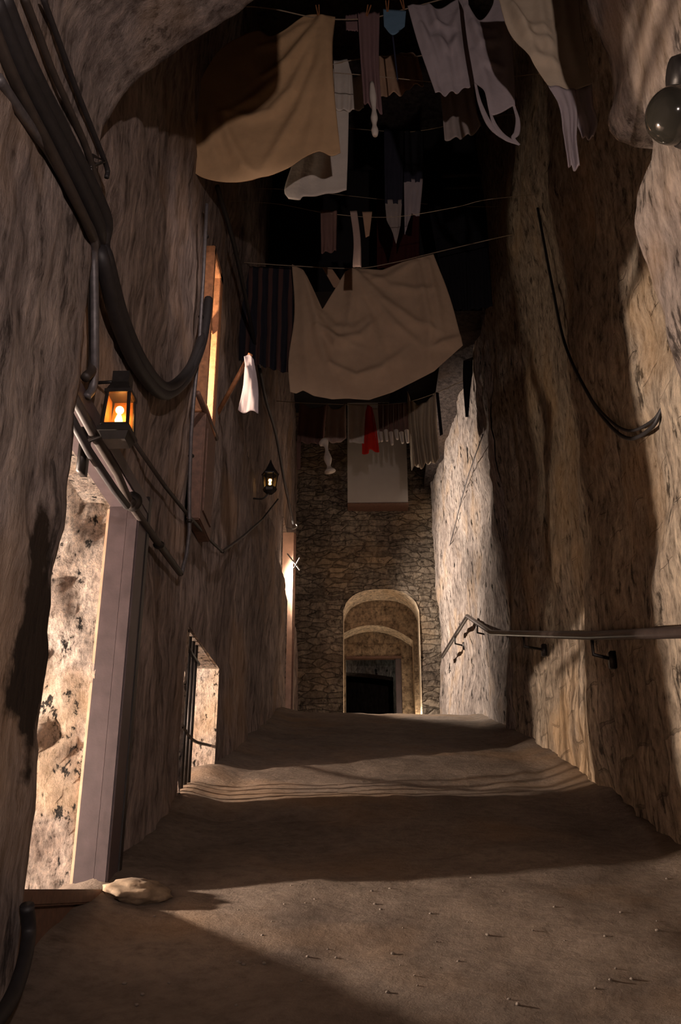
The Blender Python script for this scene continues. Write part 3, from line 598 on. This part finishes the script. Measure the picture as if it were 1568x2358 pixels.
# ------------------------------------------------------------------ laundry
def resample(pts,n,smooth=True):
    P=cat([(a,b,0) for a,b in pts],6) if (smooth and len(pts)>2) else [Vector((a,b,0)) for a,b in pts]
    L_=[0]
    for a,b in zip(P,P[1:]): L_.append(L_[-1]+(b-a).length)
    out=[]; j=0
    for i in range(n+1):
        s=L_[-1]*i/n
        while j<len(P)-2 and L_[j+1]<s: j+=1
        t=(s-L_[j])/max(1e-9,L_[j+1]-L_[j]); out.append(P[j].lerp(P[j+1],min(1,max(0,t))))
    return out
def cloth_bm(bm,Y,top,bot,left=None,right=None,pins=(),amp=.035,gather=0,gk=6,n=(44,44),seed=0,smooth=True,thick=.006,swag=.0,tilt=0,creases=(),cw=.035,ca=.03):
    nu,nv=n
    T=resample(top,nu,smooth); B_=resample(bot,nu,smooth)
    Lf=resample(left or [top[0],bot[0]],nv); Rt=resample(right or [top[-1],bot[-1]],nv)
    CR=[[aY(a,b,Y) for a,b in c_] for c_ in creases]; W=[aY(a,b,Y) for a,b in pins]; V={}; span=.75*max(.5,(aY(*bot[-1],Y)-aY(*top[0],Y)).length)
    for i in range(nu+1):
        u=i/nu
        for j in range(nv+1):
            v=j/nv
            s=(T[i]*(1-v)+B_[i]*v)+(Lf[j]*(1-u)+Rt[j]*u)-((T[0]*(1-v)+B_[0]*v)*(1-u)+(T[nu]*(1-v)+B_[nu]*v)*u)
            p=aY(s.x,s.y,Y); d=0
            for k,wp in enumerate(W):
                dx=p.x-wp.x; dz=wp.z-p.z+.08; r=math.hypot(dx,dz); th=math.atan2(dx,dz)
                wgt=math.exp(-(r/span)**2)
                w1=.6*nz((th*2,r*.6,seed),1.0); d+=(amp*(2*abs(math.sin(6.5*th+k*2+seed+w1))-1)+amp*.45*math.sin(27*th+k+seed+2*w1))*wgt*min(1,r/(.4*span))
            for k in range(len(W)-1 if swag else 0):
                a,b=W[k],W[k+1]; d1=math.hypot(p.x-a.x,p.z-a.z); d2=math.hypot(p.x-b.x,p.z-b.z); L0=(a-b).length
                e=max(0.0,d1+d2-L0); d+=(swag or amp)*.9*math.sin(2*PI*(e**.7)/.42+seed+.6*nz((p.x,0,p.z),1.5))*math.exp(-e*.7)*min(1,e/.1)
            for ci,cr in enumerate(CR):
                m_=9.0; tot=0
                for q in range(len(cr)-1):
                    a=cr[q]; b=cr[q+1]; vx=b.x-a.x; vz_=b.z-a.z; l2=vx*vx+vz_*vz_
                    t=max(0,min(1,((p.x-a.x)*vx+(p.z-a.z)*vz_)/l2)); e=math.hypot(p.x-a.x-t*vx,p.z-a.z-t*vz_)
                    if e<m_: m_=e; tot=(q+t)/(len(cr)-1)
                if m_<4*cw:
                    ww=cw*(.6+.9*math.sin(PI*min(1,max(0,tot*.75+.12))))
                    d-=ca*(1 if ci%3 else .7)*math.sin(PI*min(1,max(0,tot*.8+.15)))*math.exp(-(m_/ww)**2)
            if gather: d+=gather*math.sin(gk*u*2*PI+seed+1.8*nz((u*2,v*1.2,seed),1.0))*(.35+.65*v)
            d+=amp*.45*nz((p.x,seed,p.z*.8),1.3)+tilt*(v-.0)
            V[i,j]=bm.verts.new(p+Vector((0,d,0)))
    vs_=list(V.values())
    for i in range(nu):
        for j in range(nv): bm.faces.new((V[i,j],V[i,j+1],V[i+1,j+1],V[i+1,j]))
def garment(name,label,catg,mat,Y,top,bot,group=None,parent=None,**kw):
    bm=bmesh.new(); cloth_bm(bm,Y,top,bot,**kw)
    if parent is not None: o=part(name,bm,FAB[mat],parent,True)
    else: o=tag(link(name,bm,FAB[mat],recentre=True),label,catg,group)
    md=o.modifiers.new('thickness','SOLIDIFY'); md.thickness=.006; md.offset=0
    return o
def multi(name,label,catg,pos,group=None): return thing(name,pos,label,catg,group)
def line(label,Y,pts,r=.006):
    bm=bmesh.new(); P=[aY(a,b,Y) for a,b in pts]
    P=[p for p in P if LX<p.x<rxf(Y,p.z)]
    P=[Vector((LX-.08,Y,P[0].z+.12*(P[0].x-LX)))]+P+[Vector((rxf(Y,P[-1].z)+.08,Y,P[-1].z+.12*(RX-P[-1].x)))]
    tube(bm,P,r,6); return tag(link('clothes_line',bm,M_ROPE),label,'clothes line')
def peg(px,py,Y,label,tilt=0):
    q=aY(px,py,Y); bm=bmesh.new(); R3=Matrix.Rotation(tilt,3,'Y')
    for s in (-1,1): box(bm,Vector((s*.009,0,.03)),(.010,.014,.13),Matrix.Rotation(s*.07,3,'Y'),.002)
    bmesh.ops.rotate(bm,cent=(0,0,0),matrix=R3,verts=bm.verts); bmesh.ops.translate(bm,vec=q,verts=bm.verts)
    tag(link('clothes_peg',bm,M_WOOD,smooth=False),label,'clothes peg','wooden clothes pegs on the nearest line')
# row 1 (nearest)
Y1=5.9
garment('bed_sheet','large tan sheet hanging highest at the left of the close','sheet','tan',Y1,
  [(445,215),(500,120),(560,80),(598,70),(622,84),(655,70),(700,38),(735,34),(772,40)],[(414,344),(425,368),(450,400),(490,416),(545,420),(610,408),(660,388),(700,362),(735,348),(762,358),(784,350)],
  left=[(445,215),(425,285),(414,344)],right=[(772,40),(766,120),(770,220),(784,350)],amp=.035,n=(120,120),seed=1,cw=.038,ca=.045,creases=[
   [(735,45),(700,110),(660,165),(590,230),(520,262)],[(738,50),(712,130),(672,215),(625,262),(570,275),(510,258)],[(742,50),(728,160),(690,260),(640,340),(600,400)],
   [(745,50),(738,180),(722,280),(700,350)],[(752,50),(752,200),(745,335)],[(760,50),(765,180),(772,330)],[(480,270),(490,340),(515,400)],[(510,265),(530,330),(560,385),(600,410)],
   [(440,285),(448,340),(470,395)],[(600,110),(640,105),(690,70),(725,50)],[(610,180),(660,150),(700,100),(728,60)]])
line('nearest clothes line crossing the top of the picture',Y1-.01,[(250,-60),(610,18),(735,42),(850,42),(945,18),(1100,-20),(1500,-160)])
peg(733,30,Y1-.03,'wooden peg on the right corner of the tall tan sheet',-.1)
peg(846,30,Y1-.03,'wooden peg above the plum stockings',.2); peg(892,20,Y1-.03,'wooden peg at the left of the blue cloth',0); peg(928,14,Y1-.03,'wooden peg between blue cloth and white gown',-.15)
s_=multi('stockings','long plum brown stockings hanging beside the blue cloth','stockings',aY(850,300,Y1))
garment('stocking','','','plum',Y1-.02,[(824,30),(874,30)],[(838,236),(880,262)],parent=s_,left=[(824,30),(830,130),(838,236)],right=[(874,30),(872,150),(880,262)],amp=.02,gather=.02,gk=2.5,n=(20,40))
garment('stocking','','','plum',Y1+.04,[(795,36),(826,32)],[(797,70),(826,72)],parent=s_,amp=.01,gather=.01,n=(10,10))
bm=bmesh.new(); tube(bm,[aY(856,190,Y1-.03),aY(861,250,Y1-.03),aY(862,285,Y1-.03),aY(864,312,Y1-.04)],lambda t:.018+.012*math.sin(t*9)**2,10); part('stocking_foot',bm,FAB['white'],s_,True,label='pale cream foot')
garment('washcloth','small pale blue cloth pegged near the top centre','cloth','blue',Y1-.02,[(882,22),(935,26)],[(884,62),(905,82),(932,62)],amp=.02,n=(16,12))
tag(garment('apron_string','','','navy',Y1-.01,[(902,80),(906,80)],[(914,185),(917,184)],n=(2,12),amp=.005),'thin dark string dangling below the small blue cloth','string')
YA=6.3
garment('bloomers','short tan bloomers hanging behind the plum stockings','bloomers','peach',YA+.4,[(872,128),(905,124),(945,120),(962,128)],[(874,228),(905,215),(925,218),(950,198),(976,196)],amp=.03,gather=.02,gk=4,n=(30,24),seed=3)
line('second clothes line behind the stockings',YA+.4,[(560,216),(772,147),(905,128),(960,130),(1100,100)])
garment('undershirt','crumpled white undershirt left of the plum stockings','undershirt','white',YA+.4,[(768,140),(800,136),(812,178),(838,172)],[(772,252),(805,256),(838,250)],amp=.03,gather=.015,gk=3,n=(26,24),seed=5,smooth=False)
garment('white_towel','long white cloth showing below the tan sheet','towel','white',YA+.42,[(705,178),(803,148)],[(664,456),(690,461),(700,452),(745,448),(798,438)],left=[(705,178),(685,330),(655,430),(664,456)],right=[(803,148),(803,250),(801,350),(798,438)],amp=.03,gather=.008,gk=2.3,n=(30,40),seed=2)
# white night gown + camisole
garment('night_gown','white gown with ruffled hem left of the camisole','gown','mauve',5.2,
  [(938,14),(975,10),(1010,20),(1060,-8),(1075,-30)],[(1002,216),(1016,214),(1026,222),(1040,212),(1052,216),(1066,204),(1080,206),(1094,184)],left=[(938,14),(965,110),(1002,216)],right=[(1075,-30),(1085,80),(1094,184)],amp=.03,gather=.010,gk=3,n=(70,70),seed=4,cw=.026,ca=.03,creases=[[(950,15),(975,80),(1000,160)],[(985,10),(1000,60),(1040,70),(1065,10)],[(990,15),(1015,100),(1040,190)],[(1062,0),(1050,100),(1062,190)],[(1000,90),(1030,120),(1065,80)],[(970,60),(990,110),(1010,190)]])
k_=multi('camisole','greyish white camisole with looping straps hanging upside down','camisole',aY(1140,330,5.0))
garment('bodice','','','mauve',5.0,[(1062,-20),(1090,40),(1112,45),(1135,10),(1140,-30),(1160,-30)],[(1092,190),(1115,215),(1128,262),(1150,262),(1180,245),(1186,250)],parent=k_,left=[(1062,-20),(1075,90),(1092,190)],right=[(1160,-30),(1176,90),(1184,180),(1186,250)],amp=.025,n=(60,60),seed=8,cw=.026,ca=.03,creases=[[(1070,0),(1100,70),(1135,75),(1155,0)],[(1072,20),(1110,105),(1145,95),(1160,20)],[(1085,60),(1120,150),(1160,160)],[(1165,20),(1170,120),(1165,230)],[(1090,120),(1115,180),(1130,250)]])
for pts in ([(1094,190),(1106,240),(1130,290),(1165,320),(1196,333)],[(1128,256),(1140,290),(1158,312),(1196,333)],[(1182,240),(1192,275),(1190,305),(1182,318),(1196,334)]):
    bm=bmesh.new(); tube(bm,[aY(a,b,5.0) for a,b in pts],lambda t:.010+.012*math.sin(PI*t)**2,8)
    for v in bm.verts: v.co.y=5.0+(v.co.y-5.0)*.3
    part('strap',bm,FAB['mauve'],k_,True)
garment('petticoat','small dull petticoat hanging behind and below the gown hem','petticoat','grey',6.0,[(1012,190),(1090,185)],[(1024,322),(1060,318),(1090,306),(1108,292)],right=[(1090,185),(1095,240),(1108,292)],amp=.03,gather=.02,gk=3,n=(30,30),seed=6)
# long johns
lj=multi('long_johns','pale grey long johns hanging nearest the right pier','long johns',aY(1320,380,4.22))
garment('waist','','','cream',4.22,[(1140,-40),(1330,-40)],[(1262,200),(1300,215),(1362,195)],parent=lj,left=[(1140,-40),(1170,70),(1215,130),(1262,200)],right=[(1330,-40),(1338,60),(1350,130),(1362,195)],amp=.03,n=(70,70),seed=9,cw=.026,ca=.032,creases=[[(1160,-20),(1200,60),(1260,80),(1300,20)],[(1165,0),(1215,90),(1270,110),(1315,40)],[(1180,20),(1230,130),(1290,160)],[(1300,0),(1310,100),(1335,190)],[(1240,-20),(1250,70),(1285,190)]])
garment('trouser_leg','','','mauve',4.20,[(1262,196),(1325,206)],[(1310,378),(1322,388),(1334,382)],parent=lj,left=[(1262,196),(1288,240),(1298,300),(1310,378)],right=[(1325,206),(1330,270),(1328,320),(1334,382)],amp=.02,gather=.02,gk=2,n=(20,30))
garment('trouser_leg','','','mauve',4.24,[(1318,206),(1362,190)],[(1342,312),(1352,318),(1366,314)],parent=lj,left=[(1318,206),(1326,270),(1342,312)],right=[(1362,190),(1366,240),(1376,280),(1366,314)],amp=.02,gather=.015,gk=2,n=(20,30))
# middle, dim row
YB=7.6
tr=multi('trousers','dark blue trousers with ragged ankles coloured pale as if lit, hanging at the dark centre','trousers',aY(925,556,YB+.6))
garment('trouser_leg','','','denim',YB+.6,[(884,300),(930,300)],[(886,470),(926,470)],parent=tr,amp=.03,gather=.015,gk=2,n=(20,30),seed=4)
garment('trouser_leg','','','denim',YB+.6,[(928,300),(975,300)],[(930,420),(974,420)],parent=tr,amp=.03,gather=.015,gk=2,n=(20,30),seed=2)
garment('lit_ankle','','','grey',YB+.6,[(886,460),(926,460)],[(890,505),(905,540),(912,562),(922,520)],parent=tr,amp=.01,gather=.012,gk=2,n=(20,20),smooth=False)  # paler tips below the darkened denim paint the light on the ankles
garment('lit_ankle','','','mauve',YB+.6,[(930,412),(974,412)],[(932,540),(948,490),(958,500),(966,498)],parent=tr,amp=.01,gather=.012,gk=2,n=(20,20),smooth=False)
line('dark line holding the blue trousers',YB+.6,[(650,280),(884,302),(975,300),(1120,270)],.004)
line('dark line holding the two black blankets',9.5,[(700,440),(985,470),(1118,476),(1220,468)],.004)
line('dark line holding the petticoat below the gown',6.0,[(800,170),(1012,190),(1090,186),(1330,150)],.004)
line('dark line holding the narrow black scarf',12.6,[(640,690),(1078,702),(1132,700),(1170,696)],.004)
line('clothes line through the dark middle of the close',YB,[(640,470),(760,492),(900,500),(1045,478),(1120,460)],.003)
garment('brown_rag','narrow brown rag hanging at the dark centre left','rag','brown',YB,[(738,484),(776,485)],[(740,582),(774,578)],amp=.03,gather=.02,gk=2,n=(14,20))
garment('long_sock','long pale sock hanging just above the big beige sheet','sock','pink',YB,[(806,486),(822,486)],[(812,614),(832,616)],left=[(806,486),(814,550),(812,614)],right=[(822,486),(830,550),(832,616)],amp=.01,gather=.008,gk=1,n=(8,24))
garment('short_sock','short tan sock right of the long pale sock','sock','peach',YB,[(834,488),(857,488)],[(842,546),(850,544)],amp=.01,gather=.006,gk=1,n=(8,12))
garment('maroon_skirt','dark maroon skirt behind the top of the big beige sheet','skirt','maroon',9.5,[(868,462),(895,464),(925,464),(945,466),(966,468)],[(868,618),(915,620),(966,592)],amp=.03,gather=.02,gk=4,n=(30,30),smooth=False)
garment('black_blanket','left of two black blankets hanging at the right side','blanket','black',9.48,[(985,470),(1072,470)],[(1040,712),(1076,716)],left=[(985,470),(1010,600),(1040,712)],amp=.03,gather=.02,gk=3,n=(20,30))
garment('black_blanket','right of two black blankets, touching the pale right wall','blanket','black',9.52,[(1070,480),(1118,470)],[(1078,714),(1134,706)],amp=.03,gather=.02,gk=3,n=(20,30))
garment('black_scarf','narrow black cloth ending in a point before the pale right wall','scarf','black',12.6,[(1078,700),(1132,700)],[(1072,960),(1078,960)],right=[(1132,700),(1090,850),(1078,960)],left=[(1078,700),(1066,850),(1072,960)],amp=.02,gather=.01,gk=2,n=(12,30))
garment('handkerchief','small peach rag in the notch of the big beige sheet','rag','peach',9.03,[(742,616),(764,618)],[(768,662),(780,664),(786,650)],amp=.02,n=(10,14))
# big beige sheet
YC=9.0
garment('bed_sheet','huge beige sheet sagging from its line at the middle of the close','sheet','beige',YC,
  [(672,608),(698,622),(718,660),(742,712),(768,670),(795,625),(815,618),(880,622),(925,604),(960,594),(998,584)],
  [(668,904),(682,908),(698,900),(722,912),(765,920),(805,918),(850,921),(905,902),(950,880),(1000,855),(1066,795)],
  left=[(672,608),(678,720),(664,830),(668,904)],right=[(998,584),(1035,680),(1066,795)],amp=.04,n=(130,120),seed=2,smooth=False,cw=.04,ca=.05,creases=[
   [(690,625),(700,720),(705,820),(715,900)],[(698,630),(722,730),(745,820),(790,910)],[(705,640),(735,740),(775,790),(830,800)],[(740,720),(770,755),(810,760),(850,735)],
   [(730,755),(775,785),(830,775),(880,730)],[(808,625),(812,700),(800,760)],[(812,625),(835,700),(870,790),(900,890)],[(816,625),(850,680),(910,750),(975,800)],
   [(822,628),(880,690),(950,740),(1020,770)],[(840,632),(900,660),(960,670),(1010,665)],[(960,605),(975,680),(990,760),(985,850)],[(985,600),(1005,700),(1020,790)],[(950,605),(900,640),(850,650)],[(760,840),(820,870),(880,850),(940,800)],[(1000,800),(1030,790),(1066,775)]])
line('clothes line carrying the big beige sheet',YC-.02,[(500,605),(672,612),(815,618),(900,606),(1000,582),(1180,540)])
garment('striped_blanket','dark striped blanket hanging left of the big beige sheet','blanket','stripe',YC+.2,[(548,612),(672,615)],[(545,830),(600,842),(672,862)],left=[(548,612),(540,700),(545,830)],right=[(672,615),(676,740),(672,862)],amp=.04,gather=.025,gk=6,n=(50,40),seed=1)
# far row
YD=13.0
line('farthest clothes line over the white boxed duct',YD-.02,[(640,915),(700,928),(850,932),(940,925),(1015,900),(1060,880)])
nb=multi('pinafore','brown pinafore with trailing ties at the left end of the far row','pinafore',aY(715,1030,YD))
garment('bib','','','brown',YD,[(690,925),(720,940),(752,932)],[(684,1018),(715,1022),(745,1022)],parent=nb,amp=.05,gather=.03,gk=3,n=(30,24))
garment('tie','','','brown',YD+.02,[(682,1015),(693,1018)],[(684,1082),(692,1080)],parent=nb,amp=.01,n=(4,12))
sh=multi('blouse','pinkish grey blouse with one bright white sleeve hanging down','blouse',aY(770,1085,YD))
garment('blouse_body','','','pink',YD-.08,[(752,930),(765,942),(780,942),(796,930)],[(750,1012),(770,1020),(790,1014),(797,1010)],parent=sh,amp=.04,gather=.025,gk=2.5,n=(26,24),seed=3)
bm=bmesh.new(); tube(bm,[aY(742,1015,YD-.12),aY(750,1025,YD-.12),aY(754,1050,YD-.12),aY(757,1072,YD-.12),aY(760,1086,YD-.12)],lambda t:.07-.03*math.sin(PI*t)+.02*math.sin(t*14),12); part('sleeve',bm,FAB['white'],sh,True,label='bright white sleeve')
garment('hand_towel','plain white towel just left of the red cloth','towel','white',YD,[(804,930),(842,932)],[(804,1018),(838,1022)],amp=.02,gather=.012,gk=2,n=(20,20))
garment('red_cloth','bright red cloth in the middle of the far row','cloth','red',YD,[(846,932),(856,938)],[(834,1044),(848,1046),(852,1036),(873,1042)],left=[(846,932),(835,985),(834,1044)],right=[(856,938),(866,985),(873,1042)],amp=.03,gather=.03,gk=1.6,n=(20,24))
garment('napkin','white sliver of a napkin right of the red cloth','napkin','white',YD,[(856,940),(870,940)],[(868,1022),(875,1018)],amp=.01,n=(8,16))
for i in range(6):
    x=876+i*12; lab=['leftmost','second','third','fourth','fifth','rightmost'][i]
    sk=multi('sock','%s of six brown socks with pale feet right of the red cloth'%lab,'sock',aY(x,1015,YD),'socks on the far row')
    garment('sock_leg','','','brown',YD,[(x-5.6,928),(x+5.6,928)],[(x-5,996-(i%2)*6),(x+5,994)],parent=sk,amp=.01,gather=.012,gk=1,n=(8,14),seed=i)
    bm=bmesh.new(); z0=996-(i%2)*5; tube(bm,[aY(x,z0,YD-.01),aY(x+1,z0+10,YD-.03),aY(x+3,z0+20+(i%3)*4,YD-.06)],lambda t:.034-.012*t,8); part('sock_foot',bm,FAB['white'],sk,True,label='pale foot')
garment('cream_skirt','pleated cream skirt at the right end of the far row','skirt','cream',YD-.15,[(938,900),(945,922),(965,932),(985,922),(1003,902)],[(948,1082),(958,1070),(968,1082),(982,1066),(996,1068),(1012,1058)],left=[(938,900),(942,990),(948,1082)],right=[(1003,902),(1006,980),(1012,1058)],amp=.04,gather=.05,gk=4.5,n=(50,30),seed=2,smooth=False)
garment('folded_garment','dark blue garment tucked above the far socks','garment','navy',YD-.05,[(900,890),(942,878)],[(896,930),(940,926)],amp=.02,n=(12,10))
garment('black_ribbon','narrow black ribbon hanging right of the cream skirt','ribbon','black',YD-.1,[(1003,904),(1010,904)],[(1013,1004),(1020,1000)],amp=.01,n=(4,14))
# pole with white cloth
pl=thing('wooden_pole',onL(500,950,.02),'orange wooden pole jutting from the left wall with a cloth on its tip','pole')
A_=onL(498,958,-.02); B2=aX(577,815,-.98); bm=bmesh.new(); tube(bm,[A_,B2],.022,10,False); part('shaft',bm,M_WOOD,pl,True)
bm=bmesh.new(); tube(bm,[A_+Vector((-.05,0,0)),A_+(B2-A_)*.04],.04,10,False); part('socket',bm,M_IRON,pl,True)
tip=B2.y
garment('white_rag','crumpled white rag draped over the tip of the orange pole','rag','mauve',tip-.03,[(562,822),(574,816),(584,830)],[(548,944),(560,950),(580,946),(594,950)],left=[(562,822),(566,870),(548,944)],right=[(584,830),(594,890),(594,950)],amp=.05,gather=.012,gk=1.4,cw=.03,ca=.06,creases=[[(566,830),(572,880),(560,945)],[(580,830),(575,880),(590,945)],[(570,860),(590,900)]],n=(24,40),seed=5)
cable('window_brace','dark wooden brace slanting down beside the upper window',[onL(455,905,.05),onL(478,960,.06),onL(498,1010,.05)],.022,M_WOODD,'brace',False)
# high steel ducts across the dark opening
for (y0,py,r,lab) in ((10.6,403,.035,'upper steel tube catching light at the right side of the dark opening'),(10.9,432,.025,'lower steel tube in the dark right of centre')):
    bm=bmesh.new(); tube(bm,[aY(1020,py+2,y0),aY(1110,py-2,y0)],r,12,False); tag(link('steel_tube',bm,M_PIPE),lab,'tube')
